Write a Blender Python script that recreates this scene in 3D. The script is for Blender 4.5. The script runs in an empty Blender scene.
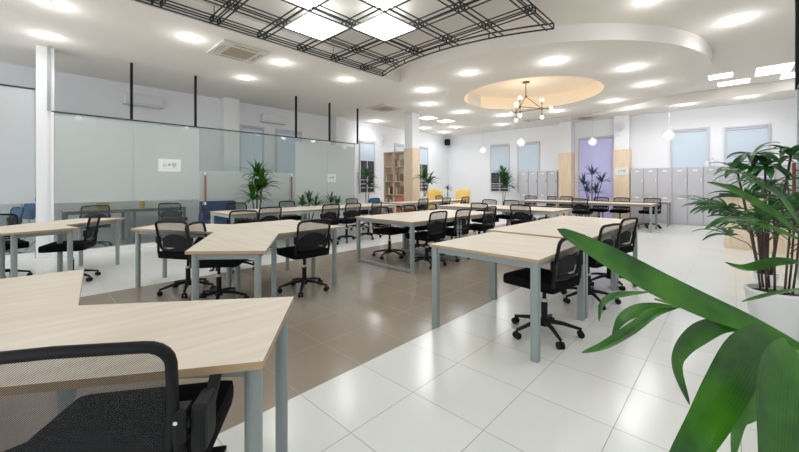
import bpy, bmesh, math, random
from mathutils import Vector, Matrix
PI=math.pi
R=math.radians
scn=bpy.context.scene
col=bpy.context.collection
random.seed(7)
# ------------------------------------------------------------------ camera constants
F,HZ,YAW,HC,CX=352.2,184.3,.7573,1.31,399.5
cs,sn=math.cos(YAW),math.sin(YAW)
def W(Xc,D,z=0.0): return Vector((cs*Xc-sn*D, sn*Xc+cs*D, z))
def P(u,v,D): return W((u-CX)/F*D, D, HC-(v-HZ)*D/F)      # world point of a photo point at depth D
def on_y(u,y):
    t=(u-CX)/F; D=y/(sn*t+cs); return (cs*t-sn)*D
def on_x(u,x):
    t=(u-CX)/F; D=x/(cs*t-sn); return (sn*t+cs)*D
# ------------------------------------------------------------------ materials
MATS={}
def mat(name,color,rough=.5,metal=0,emit=None,es=0,noise=0,nscale=20,alpha=1,spec=.5,coat=0,trans=0):
    if name in MATS: return MATS[name]
    m=bpy.data.materials.new(name); m.use_nodes=True
    nt=m.node_tree; b=nt.nodes['Principled BSDF']
    b.inputs['Base Color'].default_value=(*color,1)
    b.inputs['Roughness'].default_value=rough
    b.inputs['Metallic'].default_value=metal
    b.inputs['Specular IOR Level'].default_value=spec
    b.inputs['Coat Weight'].default_value=coat
    b.inputs['Transmission Weight'].default_value=trans
    b.inputs['Alpha'].default_value=alpha
    if emit: 
        b.inputs['Emission Color'].default_value=(*emit,1); b.inputs['Emission Strength'].default_value=es
    if noise:
        tc=nt.nodes.new('ShaderNodeTexCoord'); n=nt.nodes.new('ShaderNodeTexNoise'); n.inputs['Scale'].default_value=nscale
        n.inputs['Detail'].default_value=4
        nt.links.new(tc.outputs['Object'],n.inputs['Vector'])
        mx=nt.nodes.new('ShaderNodeMix'); mx.data_type='RGBA'
        mx.inputs[6].default_value=(*[c*(1-noise) for c in color],1); mx.inputs[7].default_value=(*[min(1,c*(1+noise)) for c in color],1)
        nt.links.new(n.outputs['Fac'],mx.inputs[0]); nt.links.new(mx.outputs[2],b.inputs['Base Color'])
    MATS[name]=m; return m
def wood(name,c1,c2,scale=1.0,rough=.42,axis=0,dist=1.0):
    m=bpy.data.materials.new(name); m.use_nodes=True; nt=m.node_tree; b=nt.nodes['Principled BSDF']
    tc=nt.nodes.new('ShaderNodeTexCoord'); mp=nt.nodes.new('ShaderNodeMapping')
    sc=[14*scale]*3; sc[axis]=1.1*scale
    mp.inputs['Scale'].default_value=sc
    n=nt.nodes.new('ShaderNodeTexNoise'); n.inputs['Scale'].default_value=1.3; n.inputs['Detail'].default_value=6; n.inputs['Distortion'].default_value=.4*dist
    nt.links.new(tc.outputs['Object'],mp.inputs['Vector']); nt.links.new(mp.outputs['Vector'],n.inputs['Vector'])
    r=nt.nodes.new('ShaderNodeValToRGB'); r.color_ramp.elements[0].position=.33; r.color_ramp.elements[1].position=.68
    r.color_ramp.elements[0].color=(*c1,1); r.color_ramp.elements[1].color=(*c2,1)
    nt.links.new(n.outputs['Fac'],r.inputs['Fac']); nt.links.new(r.outputs['Color'],b.inputs['Base Color'])
    b.inputs['Roughness'].default_value=rough
    MATS[name]=m; return m
WOOD=wood('birch_top',(.68,.59,.475),(.77,.69,.58))
EDGE=mat('desk_edge',(.44,.31,.18),.5,noise=.12,nscale=30)
STEEL=mat('grey_steel',(.27,.32,.315),.38,noise=.05,nscale=60)
STEELL=mat('pale_steel',(.50,.56,.56),.4)
BLK=mat('black_plastic',(.006,.007,.008),.5,spec=.22)
FAB=mat('black_fabric',(.006,.006,.008),.95,noise=.2,nscale=200,spec=.1)
CHROME=mat('bright_metal',(.75,.76,.78),.25,metal=1)
WALL=mat('wall_paint',(.86,.87,.90),.85,noise=.015,nscale=2)
CEIL=mat('ceiling_paint',(.85,.815,.765),.9,noise=.01,nscale=2)
CEILH=mat('ceiling_paint_high',(.87,.83,.77),.9)
WHT=mat('white_paint',(.85,.86,.88),.6)
BARS=mat('lattice_black',(.012,.018,.018),.5)
LWOOD=wood('pale_oak',(.76,.60,.43),(.86,.71,.54),axis=2)
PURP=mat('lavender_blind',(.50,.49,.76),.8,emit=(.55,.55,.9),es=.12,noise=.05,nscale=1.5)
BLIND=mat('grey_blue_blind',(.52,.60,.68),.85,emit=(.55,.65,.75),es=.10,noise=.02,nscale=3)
DGLASS=mat('dark_window_glass',(.05,.045,.06),.12)
FRM=mat('window_frame_grey',(.62,.62,.66),.5)
LOCK=mat('locker_grey',(.56,.56,.60),.5,noise=.02,nscale=3)
POT=mat('white_ceramic',(.85,.86,.86),.35)
SOIL=mat('soil',(.05,.035,.02),1,noise=.4,nscale=60)
BLUE=mat('blue_fabric',(.02,.07,.30),.8,noise=.1,nscale=40)
BLUE2=mat('blue_mesh_fabric',(.03,.16,.36),.8)
YEL=mat('yellow_fabric',(.85,.62,.20),.8)
ORG=mat('orange_fabric',(.75,.20,.06),.8)
RED=mat('red_mesh',(.45,.12,.09),.7)
LEDM=mat('led_white',(1,1,1),.5,emit=(1,1,1),es=14)
PANELM=mat('led_panel',(1,1,1),.5,emit=(.88,1,1),es=5)
TRIMW=mat('downlight_trim',(.9,.9,.9),.4)
BULB=mat('warm_bulb',(1,.9,.75),.3,emit=(1,.86,.68),es=3.2)
BRASS=mat('dark_brass',(.12,.085,.05),.35,metal=.7)
COUNTER=mat('black_counter',(.02,.02,.022),.3)
HANDLE=mat('brown_handle',(.28,.09,.06),.4,noise=.15,nscale=12)
RECESS_GLOW=mat('recess_cove_glow',(.86,.75,.60),.9,emit=(1,.80,.58),es=.16)  # warm cove light put into the recess colour and emission
def leafmat(name,c1,c2,rough=.3):
    m=bpy.data.materials.new(name); m.use_nodes=True; nt=m.node_tree; b=nt.nodes['Principled BSDF']
    tc=nt.nodes.new('ShaderNodeTexCoord'); n=nt.nodes.new('ShaderNodeTexNoise'); n.inputs['Scale'].default_value=9; n.inputs['Detail'].default_value=5
    nt.links.new(tc.outputs['Object'],n.inputs['Vector'])
    uv=nt.nodes.new('ShaderNodeUVMap'); sx=nt.nodes.new('ShaderNodeSeparateXYZ'); nt.links.new(uv.outputs['UV'],sx.inputs[0])
    ml=nt.nodes.new('ShaderNodeMath'); ml.operation='MULTIPLY'; ml.inputs[1].default_value=95; nt.links.new(sx.outputs['X'],ml.inputs[0])
    si=nt.nodes.new('ShaderNodeMath'); si.operation='SINE'; nt.links.new(ml.outputs[0],si.inputs[0])
    ma=nt.nodes.new('ShaderNodeMath'); ma.operation='MULTIPLY_ADD'; ma.inputs[1].default_value=.035; nt.links.new(si.outputs[0],ma.inputs[0]); nt.links.new(n.outputs['Fac'],ma.inputs[2])
    r=nt.nodes.new('ShaderNodeValToRGB'); r.color_ramp.elements[0].position=.3; r.color_ramp.elements[1].position=.72
    r.color_ramp.elements[0].color=(*c1,1); r.color_ramp.elements[1].color=(*c2,1)
    nt.links.new(ma.outputs[0],r.inputs['Fac']); nt.links.new(r.outputs['Color'],b.inputs['Base Color'])
    b.inputs['Roughness'].default_value=rough
    bp=nt.nodes.new('ShaderNodeBump'); bp.inputs['Strength'].default_value=.05; bp.inputs['Distance'].default_value=.002
    nt.links.new(si.outputs[0],bp.inputs['Height']); nt.links.new(bp.outputs['Normal'],b.inputs['Normal'])
    tr=nt.nodes.new('ShaderNodeBsdfTranslucent'); nt.links.new(r.outputs['Color'],tr.inputs['Color'])
    mx=nt.nodes.new('ShaderNodeMixShader'); mx.inputs[0].default_value=.16
    nt.links.new(b.outputs[0],mx.inputs[1]); nt.links.new(tr.outputs[0],mx.inputs[2])
    nt.links.new(mx.outputs[0],nt.nodes['Material Output'].inputs['Surface'])
    return m
LEAF=leafmat('palm_leaf_green',(.006,.055,.008),(.055,.21,.012))
LEAFD=leafmat('dark_leaf_green',(.010,.065,.018),(.06,.22,.05),.4)
LEAFB=leafmat('blue_grey_leaf',(.03,.06,.12),(.12,.18,.26),.5)
STEM=mat('brown_stem',(.07,.045,.03),.7,noise=.4,nscale=40)
GSTEM=mat('green_stem',(.16,.30,.05),.5)
def meshmat():
    m=bpy.data.materials.new('black_net'); m.use_nodes=True; nt=m.node_tree; b=nt.nodes['Principled BSDF']
    b.inputs['Base Color'].default_value=(.02,.022,.024,1); b.inputs['Roughness'].default_value=.7
    tc=nt.nodes.new('ShaderNodeTexCoord'); sx=nt.nodes.new('ShaderNodeSeparateXYZ'); nt.links.new(tc.outputs['Object'],sx.inputs[0])
    def wv(out,k,ph=0):
        a=nt.nodes.new('ShaderNodeMath'); a.operation='MULTIPLY_ADD'; a.inputs[1].default_value=k; a.inputs[2].default_value=ph; nt.links.new(out,a.inputs[0])
        s=nt.nodes.new('ShaderNodeMath'); s.operation='SINE'; nt.links.new(a.outputs[0],s.inputs[0]); return s.outputs[0]
    p=nt.nodes.new('ShaderNodeMath'); p.operation='MULTIPLY'
    nt.links.new(wv(sx.outputs['X'],1100),p.inputs[0]); nt.links.new(wv(sx.outputs['Z'],1300),p.inputs[1])
    g=nt.nodes.new('ShaderNodeMath'); g.operation='MULTIPLY_ADD'; g.inputs[1].default_value=.55; g.inputs[2].default_value=.50; g.use_clamp=True
    nt.links.new(p.outputs[0],g.inputs[0])
    t=nt.nodes.new('ShaderNodeBsdfTransparent'); mx=nt.nodes.new('ShaderNodeMixShader')
    nt.links.new(g.outputs[0],mx.inputs[0]); nt.links.new(b.outputs[0],mx.inputs[1]); nt.links.new(t.outputs[0],mx.inputs[2])
    nt.links.new(mx.outputs[0],nt.nodes['Material Output'].inputs['Surface'])
    return m
NET=meshmat()
def glassmat(name,fr,color=(.80,.86,.85),tint=(.93,.97,.96)):
    """thin sheet: fr = share of frosted film, the rest clear with a faint reflection"""
    m=bpy.data.materials.new(name); m.use_nodes=True; nt=m.node_tree
    nt.nodes.remove(nt.nodes['Principled BSDF'])
    d=nt.nodes.new('ShaderNodeBsdfDiffuse'); d.inputs['Color'].default_value=(*color,1)
    t=nt.nodes.new('ShaderNodeBsdfTransparent'); t.inputs['Color'].default_value=(*tint,1)
    g=nt.nodes.new('ShaderNodeBsdfGlossy'); g.inputs['Roughness'].default_value=.03
    tl=nt.nodes.new('ShaderNodeBsdfTranslucent'); tl.inputs['Color'].default_value=(*color,1)
    m0=nt.nodes.new('ShaderNodeMixShader'); m0.inputs[0].default_value=.35; nt.links.new(d.outputs[0],m0.inputs[1]); nt.links.new(tl.outputs[0],m0.inputs[2])
    m1=nt.nodes.new('ShaderNodeMixShader'); m1.inputs[0].default_value=fr; nt.links.new(t.outputs[0],m1.inputs[1]); nt.links.new(m0.outputs[0],m1.inputs[2])
    lw=nt.nodes.new('ShaderNodeFresnel'); lw.inputs['IOR'].default_value=1.35
    m2=nt.nodes.new('ShaderNodeMixShader'); nt.links.new(lw.outputs[0],m2.inputs[0]); nt.links.new(m1.outputs[0],m2.inputs[1]); nt.links.new(g.outputs[0],m2.inputs[2])
    nt.links.new(m2.outputs[0],nt.nodes['Material Output'].inputs['Surface'])
    return m
GCLEAR=glassmat('clear_glass',.05)
GFROST=glassmat('frosted_film',.80)
GSEMI=glassmat('light_frosted_film',.62)
# ------------------------------------------------------------------ mesh builder
class MB:
    def __init__(s): s.bm=bmesh.new(); s.uv=None
    def box(s,c,d,rz=0,bev=0,rx=0,ry=0):
        M=Matrix.Translation(c)@Matrix.Rotation(rz,4,'Z')@Matrix.Rotation(ry,4,'Y')@Matrix.Rotation(rx,4,'X')@Matrix.Diagonal((*d,1))
        r=bmesh.ops.create_cube(s.bm,size=1,matrix=M)
        if bev:
            es=list({e for v in r['verts'] for e in v.link_edges})
            bmesh.ops.bevel(s.bm,geom=es,offset=bev,segments=2,affect='EDGES',profile=.7)
        return s
    def bb(s,x0,x1,y0,y1,z0,z1,bev=0): return s.box(((x0+x1)/2,(y0+y1)/2,(z0+z1)/2),(x1-x0,y1-y0,z1-z0),bev=bev)
    def cyl(s,a,b,r,r2=None,n=14):
        a,b=Vector(a),Vector(b); d=b-a
        M=Matrix.Translation((a+b)/2)@d.to_track_quat('Z','Y').to_matrix().to_4x4()
        bmesh.ops.create_cone(s.bm,cap_ends=True,segments=n,radius1=r,radius2=r if r2 is None else r2,depth=d.length,matrix=M); return s
    def sph(s,c,r,n=12,sc=(1,1,1)):
        bmesh.ops.create_uvsphere(s.bm,u_segments=n,v_segments=max(6,n//2+2),radius=r,matrix=Matrix.Translation(c)@Matrix.Diagonal((*sc,1))); return s
    def tube(s,pts,r,n=8,closed=False,flat=1.0):
        pts=[Vector(p) for p in pts]; N=len(pts); rings=[]
        rr=r if isinstance(r,(list,tuple)) else [r]*N
        up=Vector((0,0,1)); prev=None
        for i,p in enumerate(pts):
            if closed: t=(pts[(i+1)%N]-pts[i-1])
            else: t=pts[min(i+1,N-1)]-pts[max(i-1,0)]
            t.normalize()
            if prev is None:
                q=t.cross(up); 
                if q.length<.1: q=t.cross(Vector((0,1,0)))
                q.normalize()
            else:
                q=prev-t*prev.dot(t); q.normalize()
            prev=q; w=t.cross(q)
            rings.append([s.bm.verts.new(p+(q*math.cos(2*PI*k/n)+w*math.sin(2*PI*k/n)*flat)*rr[i]) for k in range(n)])
        M=N if closed else N-1
        for i in range(M):
            A,B=rings[i],rings[(i+1)%N]
            for k in range(n): s.bm.faces.new((A[k],A[(k+1)%n],B[(k+1)%n],B[k]))
        if not closed:
            s.bm.faces.new(rings[0][::-1]); s.bm.faces.new(rings[-1])
        return s
    def prism(s,poly,z0,z1):
        lo=[s.bm.verts.new((x,y,z0)) for x,y in poly]; hi=[s.bm.verts.new((x,y,z1)) for x,y in poly]
        n=len(poly)
        s.bm.faces.new(hi); s.bm.faces.new(lo[::-1])
        for i in range(n): s.bm.faces.new((lo[i],lo[(i+1)%n],hi[(i+1)%n],hi[i]))
        return s
    def lathe(s,prof,c=(0,0,0),n=24):
        rings=[]
        for r,z in prof: rings.append([s.bm.verts.new((c[0]+r*math.cos(2*PI*k/n),c[1]+r*math.sin(2*PI*k/n),c[2]+z)) for k in range(n)])
        for A,B in zip(rings,rings[1:]):
            for k in range(n): s.bm.faces.new((A[k],A[(k+1)%n],B[(k+1)%n],B[k]))
        s.bm.faces.new(rings[0][::-1]); s.bm.faces.new(rings[-1]); return s
    def grid(s,fn,nu,nv):
        V=[[s.bm.verts.new(fn(i/nu,j/nv)) for j in range(nv+1)] for i in range(nu+1)]
        for i in range(nu):
            for j in range(nv): s.bm.faces.new((V[i][j],V[i+1][j],V[i+1][j+1],V[i][j+1]))
        return s
    def leaf(s,pts,width,nrm=None,fold=.25,prof=None):
        """a lanceolate blade along pts (Vectors); width = full width; nrm = rough blade normal"""
        pts=[Vector(p) for p in pts]
        # resample with catmull-rom
        Q=[]; n=len(pts); seg=5
        for i in range(n-1):
            p0=pts[max(i-1,0)];p1=pts[i];p2=pts[i+1];p3=pts[min(i+2,n-1)]
            for k in range(seg):
                t=k/seg
                Q.append(.5*((2*p1)+(-p0+p2)*t+(2*p0-5*p1+4*p2-p3)*t*t+(-p0+3*p1-3*p2+p3)*t*t*t))
        Q.append(pts[-1]); N=len(Q)-1
        uvl=s.bm.loops.layers.uv.verify()
        rows=[]; nn=Vector(nrm) if nrm is not None else Vector((0,0,1))
        for i,p in enumerate(Q):
            t=(Q[min(i+1,N)]-Q[max(i-1,0)]).normalized(); a=i/N
            w=width*.5*(prof(a) if prof else (math.sin(PI*min(1,a*1.0)**.75)**.8 if 0<a<1 else 0)+.0001)
            side=t.cross(nn); 
            if side.length<1e-3: side=t.cross(Vector((1,0,0)))
            side.normalize(); up=side.cross(t).normalized()
            rows.append([(s.bm.verts.new(p+side*w*q+up*(abs(q)*fold*w)),(q+1)/2,a) for q in (-1,-.5,0,.5,1)])
        for A,B in zip(rows,rows[1:]):
            for k in range(4):
                f=s.bm.faces.new((A[k][0],A[k+1][0],B[k+1][0],B[k][0]))
                for l,q in zip(f.loops,(A[k],A[k+1],B[k+1],B[k])): l[uvl].uv=(q[1],q[2])
        return s
    def build(s,name,m,parent=None,smooth=False,edge_mat=None):
        bmesh.ops.recalc_face_normals(s.bm,faces=s.bm.faces[:]) if not smooth=='leaf' else None
        me=bpy.data.meshes.new(name); s.bm.to_mesh(me); s.bm.free()
        me.materials.append(m)
        if edge_mat:
            me.materials.append(edge_mat)
            for p in me.polygons:
                if abs(p.normal.z)<.5: p.material_index=1
        if smooth:
            for p in me.polygons: p.use_smooth=True
            if smooth=='auto':
                pass
        o=bpy.data.objects.new(name,me); col.objects.link(o)
        if parent: o.parent=parent
        return o
def shade_auto(o,ang=40):
    me=o.data
    for p in me.polygons: p.use_smooth=True
    bm=bmesh.new(); bm.from_mesh(me)
    for e in bm.edges:
        if len(e.link_faces)==2 and e.calc_face_angle(0)>R(ang): e.smooth=False
    bm.to_mesh(me); bm.free(); return o
def tag(o,label,cat,group=None,kind=None):
    if label: o['label']=label
    if cat: o['category']=cat
    if group: o['group']=group
    if kind: o['kind']=kind
    return o
def thing(name,label,cat,loc=(0,0,0),rz=0,group=None):
    o=bpy.data.objects.new(name,None); col.objects.link(o); o.location=loc; o.rotation_euler=(0,0,rz); o.empty_display_size=.1
    return tag(o,label,cat,group)
def struct(o): o['kind']='structure'; return o
def copy_tree(o,parent=None):
    c=o.copy(); col.objects.link(c)
    if parent: c.parent=parent
    for ch in list(o.children): copy_tree(ch,c)
    return c
def place(proto,used,loc,rz,label,cat,group=None,scale=None):
    o=proto if not used else copy_tree(proto)
    o.location=loc; o.rotation_euler=(0,0,rz)
    if scale: o.scale=(scale,)*3
    if 'group' in o: del o['group']
    return tag(o,label,cat,group)
# ------------------------------------------------------------------ setting
ZL,ZH=3.77,4.06
XE=-5.85; DC=(-4.1,9.6); DR=3.8
XW,YW=-10.7,15.0
XR=3.6; YB=-2.2; XB=-10.7
def floormat():
    m=bpy.data.materials.new('floor_tiles'); m.use_nodes=True; nt=m.node_tree; b=nt.nodes['Principled BSDF']
    L=nt.links.new
    def mt(op,a,bv=None,cv=None,clamp=False):
        n=nt.nodes.new('ShaderNodeMath'); n.operation=op; n.use_clamp=clamp
        for i,x in enumerate((a,bv,cv)):
            if x is None: continue
            if isinstance(x,(int,float)): n.inputs[i].default_value=x
            else: L(x,n.inputs[i])
        return n.outputs[0]
    tc=nt.nodes.new('ShaderNodeTexCoord'); sx=nt.nodes.new('ShaderNodeSeparateXYZ'); L(tc.outputs['Object'],sx.inputs[0])
    T=.498; X,Y=sx.outputs['X'],sx.outputs['Y']
    def line(o,off,T,hw):
        f=mt('FRACT',mt('DIVIDE',mt('SUBTRACT',o,off),T)); d=mt('MINIMUM',f,mt('SUBTRACT',1.0,f)); return mt('LESS_THAN',d,hw/T)
    gr=mt('MAXIMUM',line(X,-1.96-8*T,T,.0022),line(Y,1.173-8*T,T,.0022))
    br=mt('MULTIPLY',mt('GREATER_THAN',X,-5.5),mt('LESS_THAN',X,-1.96))
    brg=mt('MAXIMUM',line(X,-1.96-10*.59,.59,.0012),line(Y,1.173-9*.59,.59,.0012))
    # per tile tone
    cx=nt.nodes.new('ShaderNodeCombineXYZ'); L(mt('FLOOR',mt('DIVIDE',mt('SUBTRACT',X,-1.96),T)),cx.inputs[0]); L(mt('FLOOR',mt('DIVIDE',mt('SUBTRACT',Y,1.173),T)),cx.inputs[1])
    wn=nt.nodes.new('ShaderNodeTexWhiteNoise'); wn.noise_dimensions='2D'; L(cx.outputs[0],wn.inputs['Vector'])
    nz=nt.nodes.new('ShaderNodeTexNoise'); nz.inputs['Scale'].default_value=2.2; nz.inputs['Detail'].default_value=5; L(tc.outputs['Object'],nz.inputs['Vector'])
    def mix(fac,a,bb):
        n=nt.nodes.new('ShaderNodeMix'); n.data_type='RGBA'
        if isinstance(fac,(int,float)): n.inputs[0].default_value=fac
        else: L(fac,n.inputs[0])
        for i,x in ((6,a),(7,bb)):
            if isinstance(x,tuple): n.inputs[i].default_value=(*x,1)
            else: L(x,n.inputs[i])
        return n.outputs[2]
    white=mix(wn.outputs['Value'],(.77,.78,.74),(.80,.81,.77))
    brown=mix(nz.outputs['Fac'],(.30,.245,.19),(.355,.295,.24))
    wg=mix(gr,white,(.36,.37,.35)); bg=mix(mt('MULTIPLY',brg,.03),brown,(.15,.11,.09))
    L(mix(br,wg,bg),b.inputs['Base Color'])
    L(mt('MULTIPLY_ADD',gr,.4,mt('MULTIPLY_ADD',br,-.02,.20)),b.inputs['Roughness'])
    b.inputs['Specular IOR Level'].default_value=.6
    bp=nt.nodes.new('ShaderNodeBump'); bp.inputs['Strength'].default_value=.03; bp.inputs['Distance'].default_value=.01
    L(nz.outputs['Fac'],bp.inputs['Height']); L(bp.outputs['Normal'],b.inputs['Normal'])
    return m
struct(MB().bb(XW-.2,XR+.2,YB-1.5,YW+.2,-.1,0).build('floor',floormat()))
struct(MB().bb(XW-.2,XW,YB-1.5,YW+.2,0,ZL).build('wall_left',WALL))
struct(MB().bb(XW,XR,YW,YW+.2,0,ZH).build('wall_far',WALL))
struct(MB().bb(XR,XR+.2,YB-1.5,YW+.2,0,ZH+.1).build('wall_right',WALL))
# ceiling: high plate, low soffit on the left, low round drop with its recess
struct(MB().bb(XE-.2,XR+.2,YB-1.5,YW+.2,ZH+.18,ZH+.38).build('ceiling',CEILH))
def arc(c,r,a0,a1,n): return [(c[0]+r*math.cos(a0+(a1-a0)*i/n),c[1]+r*math.sin(a0+(a1-a0)*i/n)) for i in range(n+1)]
def ringslab(mb,c,r0,r1,z0,z1,a0=0,a1=2*PI,n=96):
    ins=arc(c,r0,a0,a1,n); out=arc(c,r1,a0,a1,n)
    for i in range(n):
        A=[(*ins[i],),(*out[i],),(*out[i+1],),(*ins[i+1],)]
        V0=[mb.bm.verts.new((x,y,z0)) for x,y in A]; V1=[mb.bm.verts.new((x,y,z1)) for x,y in A]
        mb.bm.faces.new(V0[::-1]); mb.bm.faces.new(V1); mb.bm.faces.new((V0[0],V1[0],V1[3],V0[3])); mb.bm.faces.new((V0[1],V0[2],V1[2],V1[1]))
    bmesh.ops.remove_doubles(mb.bm,verts=mb.bm.verts[:],dist=1e-5)
    return mb
RC=1.80
YC=13.7
# low soffit: big plate with the disc's hole cut by construction (polygon strips)
mb=MB()
ZT=ZH+.18
# far-left zone x<XE, one plate
mb.bb(XW-.2,XE,YB-1.5,YW+.2,ZL,ZT)
# beyond y=12.6, x>XE
mb.bb(XE,XR+.2,YC,YW+.2,ZL+.0005,ZT)
mb.build('ceiling_low',CEIL); struct(bpy.data.objects['ceiling_low'])
bpy.data.objects['ceiling_low'].name='ceiling'
# high ceiling skin at ZH with round hole only where the drop sits
mb=MB(); X0,X1,Y0,Y1=XE,XR+.2,YB-1.5,YC
angs=sorted([2*PI*i/96 for i in range(96)]+[math.atan2(yy-DC[1],xx-DC[0])%(2*PI) for xx in (X0,X1) for yy in (Y0,Y1)])
def outer(a):
    dx,dy=math.cos(a),math.sin(a); t=1e9
    if dx>1e-9: t=min(t,(X1-DC[0])/dx)
    if dx<-1e-9: t=min(t,(X0-DC[0])/dx)
    if dy>1e-9: t=min(t,(Y1-DC[1])/dy)
    if dy<-1e-9: t=min(t,(Y0-DC[1])/dy)
    return (DC[0]+dx*t,DC[1]+dy*t)
ri=RC-.1
for a,b in zip(angs,angs[1:]+[angs[0]+2*PI]):
    i0,i1=(DC[0]+ri*.98*math.cos(a),DC[1]+ri*.98*math.sin(a)),(DC[0]+ri*.98*math.cos(b),DC[1]+ri*.98*math.sin(b))
    i0,i1=(DC[0]+(RC+.07)*math.cos(a),DC[1]+(RC+.07)*math.sin(a)),(DC[0]+(RC+.07)*math.cos(b),DC[1]+(RC+.07)*math.sin(b))
    o0,o1=outer(a),outer(b)
    mb.bm.faces.new([mb.bm.verts.new((x,y,ZH)) for x,y in (i0,o0,o1,i1)])
bmesh.ops.remove_doubles(mb.bm,verts=mb.bm.verts[:],dist=1e-5)
struct(mb.build('ceiling',CEILH))
# the dropped disc (ring) with a warm round recess
mb=ringslab(MB(),DC,RC,DR,ZL-.002,ZT-.02,n=128); o=mb.build('ceiling',CEIL); struct(o); shade_auto(o)
mb=MB(); mb.prism(arc(DC,RC+.05,0,2*PI,64)[:-1],ZT-.09,ZT-.03); struct(mb.build('ceiling',RECESS_GLOW))
mb=ringslab(MB(),DC,RC-.012,RC+.001,ZL,ZT-.05,n=96); o=mb.build('trim_1',RECESS_GLOW); struct(o); shade_auto(o)
# kerb strip along the glass wall
XG=-8.85
struct(MB().bb(XG-.08,XG+.06,.3,7.3,0,.09,bev=.006).build('trim_2',WHT))
# ------------------------------------------------------------------ pillars
def pillar(x,y,w,d,label,zc=None,top=ZL,sign=False,group=None):
    t=thing('pillar',label,'pillar',(x,y,0),group=group)
    MB().bb(-w/2,w/2,-d/2,d/2,0 if zc is None else zc,top-.002).build('shaft',WHT,t)
    if zc: MB().bb(-w/2-.02,w/2+.02,-d/2-.02,d/2+.02,0,zc).build('wood_cladding',LWOOD,t)
    return t
pillar(-9.06,.225,.30,.23,'square white pillar at the left end of the frosted glass partition')
pillar(XW+.16,on_x(232,XW+.3),.30,.42,'white wall pillar behind the glass doors',zc=None)
pillar(XW+.16,on_x(341,XW+.3),.30,.42,'white wall pillar behind the far end of the glass partition')
pillar(-8.1,9.2,.36,.36,'square pillar clad in pale wood beside the open bookshelf',zc=2.55)
pp=bpy.data.objects['pillar.003'] if 'pillar.003' in bpy.data.objects else col.objects[-3]
g=MB()
g.tube([(.202,.02+.13*math.cos(2*PI*q/20),2.05+.13*math.sin(2*PI*q/20)) for q in range(20)],.008,n=4,closed=True)
g.tube([(.202,-.18+.36*q/12,1.25+.25*math.sin(PI*q/12)) for q in range(13)],.008,n=4)
g.tube([(.202,-.18+.36*q/12,1.62+.05*math.sin(2*PI*q/12)) for q in range(13)],.008,n=4)
g.build('painted_outline',WHT,pp)
yp=YW-.2
for (u0,u1,lab) in ((558.5,571.5,'wood clad wall pillar between the grey lockers and the lavender blind'),(613.5,629.5,'wood clad wall pillar with a small white notice beside the lavender blind')):
    xa,xb=on_y(u0,yp-.2),on_y(u1,yp-.2)
    pillar((xa+xb)/2,yp,xb-xa-.04,.38,lab,zc=2.56)
# ------------------------------------------------------------------ windows
nwin=0
def window_far(u0,u1,z0,z1,zb,blind=BLIND,dark=True):
    """on the far wall"""
    global nwin; nwin+=1
    x0,x1=on_y(u0,YW),on_y(u1,YW)
    t=thing('window_%d'%nwin,None,None,((x0+x1)/2,YW-.001,0)); struct(t); w=(x1-x0)/2
    f=MB(); e=.05
    f.bb(-w-e,-w,-.05,0,z0-e,z1+e).bb(w,w+e,-.05,0,z0-e,z1+e).bb(-w,w,-.05,0,z1,z1+e).bb(-w,w,-.05,0,z0-e,z0); f.build('window_frame',FRM,t)
    if zb>z0+.05:
        MB().bb(-w,w,-.012,-.004,z0,zb).build('pane',DGLASS,t)
        g=MB(); g.bb(-.015,.015,-.03,-.013,z0,zb)
        for k in range(1,4): g.bb(-w,w,-.028,-.014,z0+(zb-z0)*k/8,z0+(zb-z0)*k/8+.03)
        g.build('mullion',FRM,t)
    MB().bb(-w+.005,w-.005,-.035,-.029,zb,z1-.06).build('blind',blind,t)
    MB().cyl((-w+.005,-.04,z1-.045),(w-.005,-.04,z1-.045),.028).build('blind_roller',FRM,t)
def window_left(u0,u1,z0,z1,zb):
    global nwin; nwin+=1
    y0,y1=on_x(u0,XW),on_x(u1,XW)
    t=thing('window_%d'%nwin,None,None,(XW+.001,(y0+y1)/2,0)); struct(t); w=(y1-y0)/2
    f=MB(); e=.05
    f.bb(0,.05,-w-e,-w,z0-e,z1+e).bb(0,.05,w,w+e,z0-e,z1+e).bb(0,.05,-w,w,z1,z1+e).bb(0,.05,-w,w,z0-e,z0); f.build('window_frame',FRM,t)
    if zb>z0+.05:
        MB().bb(.004,.012,-w,w,z0,zb).build('pane',DGLASS,t)
        g=MB(); g.bb(.013,.03,-.015,.015,z0,zb)
        for k in range(1,4): g.bb(.014,.028,-w,w,z0+(zb-z0)*k/8,z0+(zb-z0)*k/8+.03)
        g.build('mullion',FRM,t)
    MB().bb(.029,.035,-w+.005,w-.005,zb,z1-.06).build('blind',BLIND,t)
    MB().cyl((.04,-w+.005,z1-.045),(.04,w-.005,z1-.045),.028).build('blind_roller',FRM,t)
window_far(491.5,508.5,1.0,3.1,1.85)
window_far(518.5,538.5,1.0,3.1,1.05)
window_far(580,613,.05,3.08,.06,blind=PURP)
window_far(672,707,1.2,3.1,1.22)
window_far(726,768,1.2,3.04,1.22)
window_left(241,262,1.0,3.05,1.02)
window_left(277,300,1.0,3.05,1.02)
window_left(360,373.5,1.0,3.03,2.25)
window_left(395,403,1.0,3.05,1.9)
window_left(415.5,427,1.0,3.05,2.25)
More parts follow.
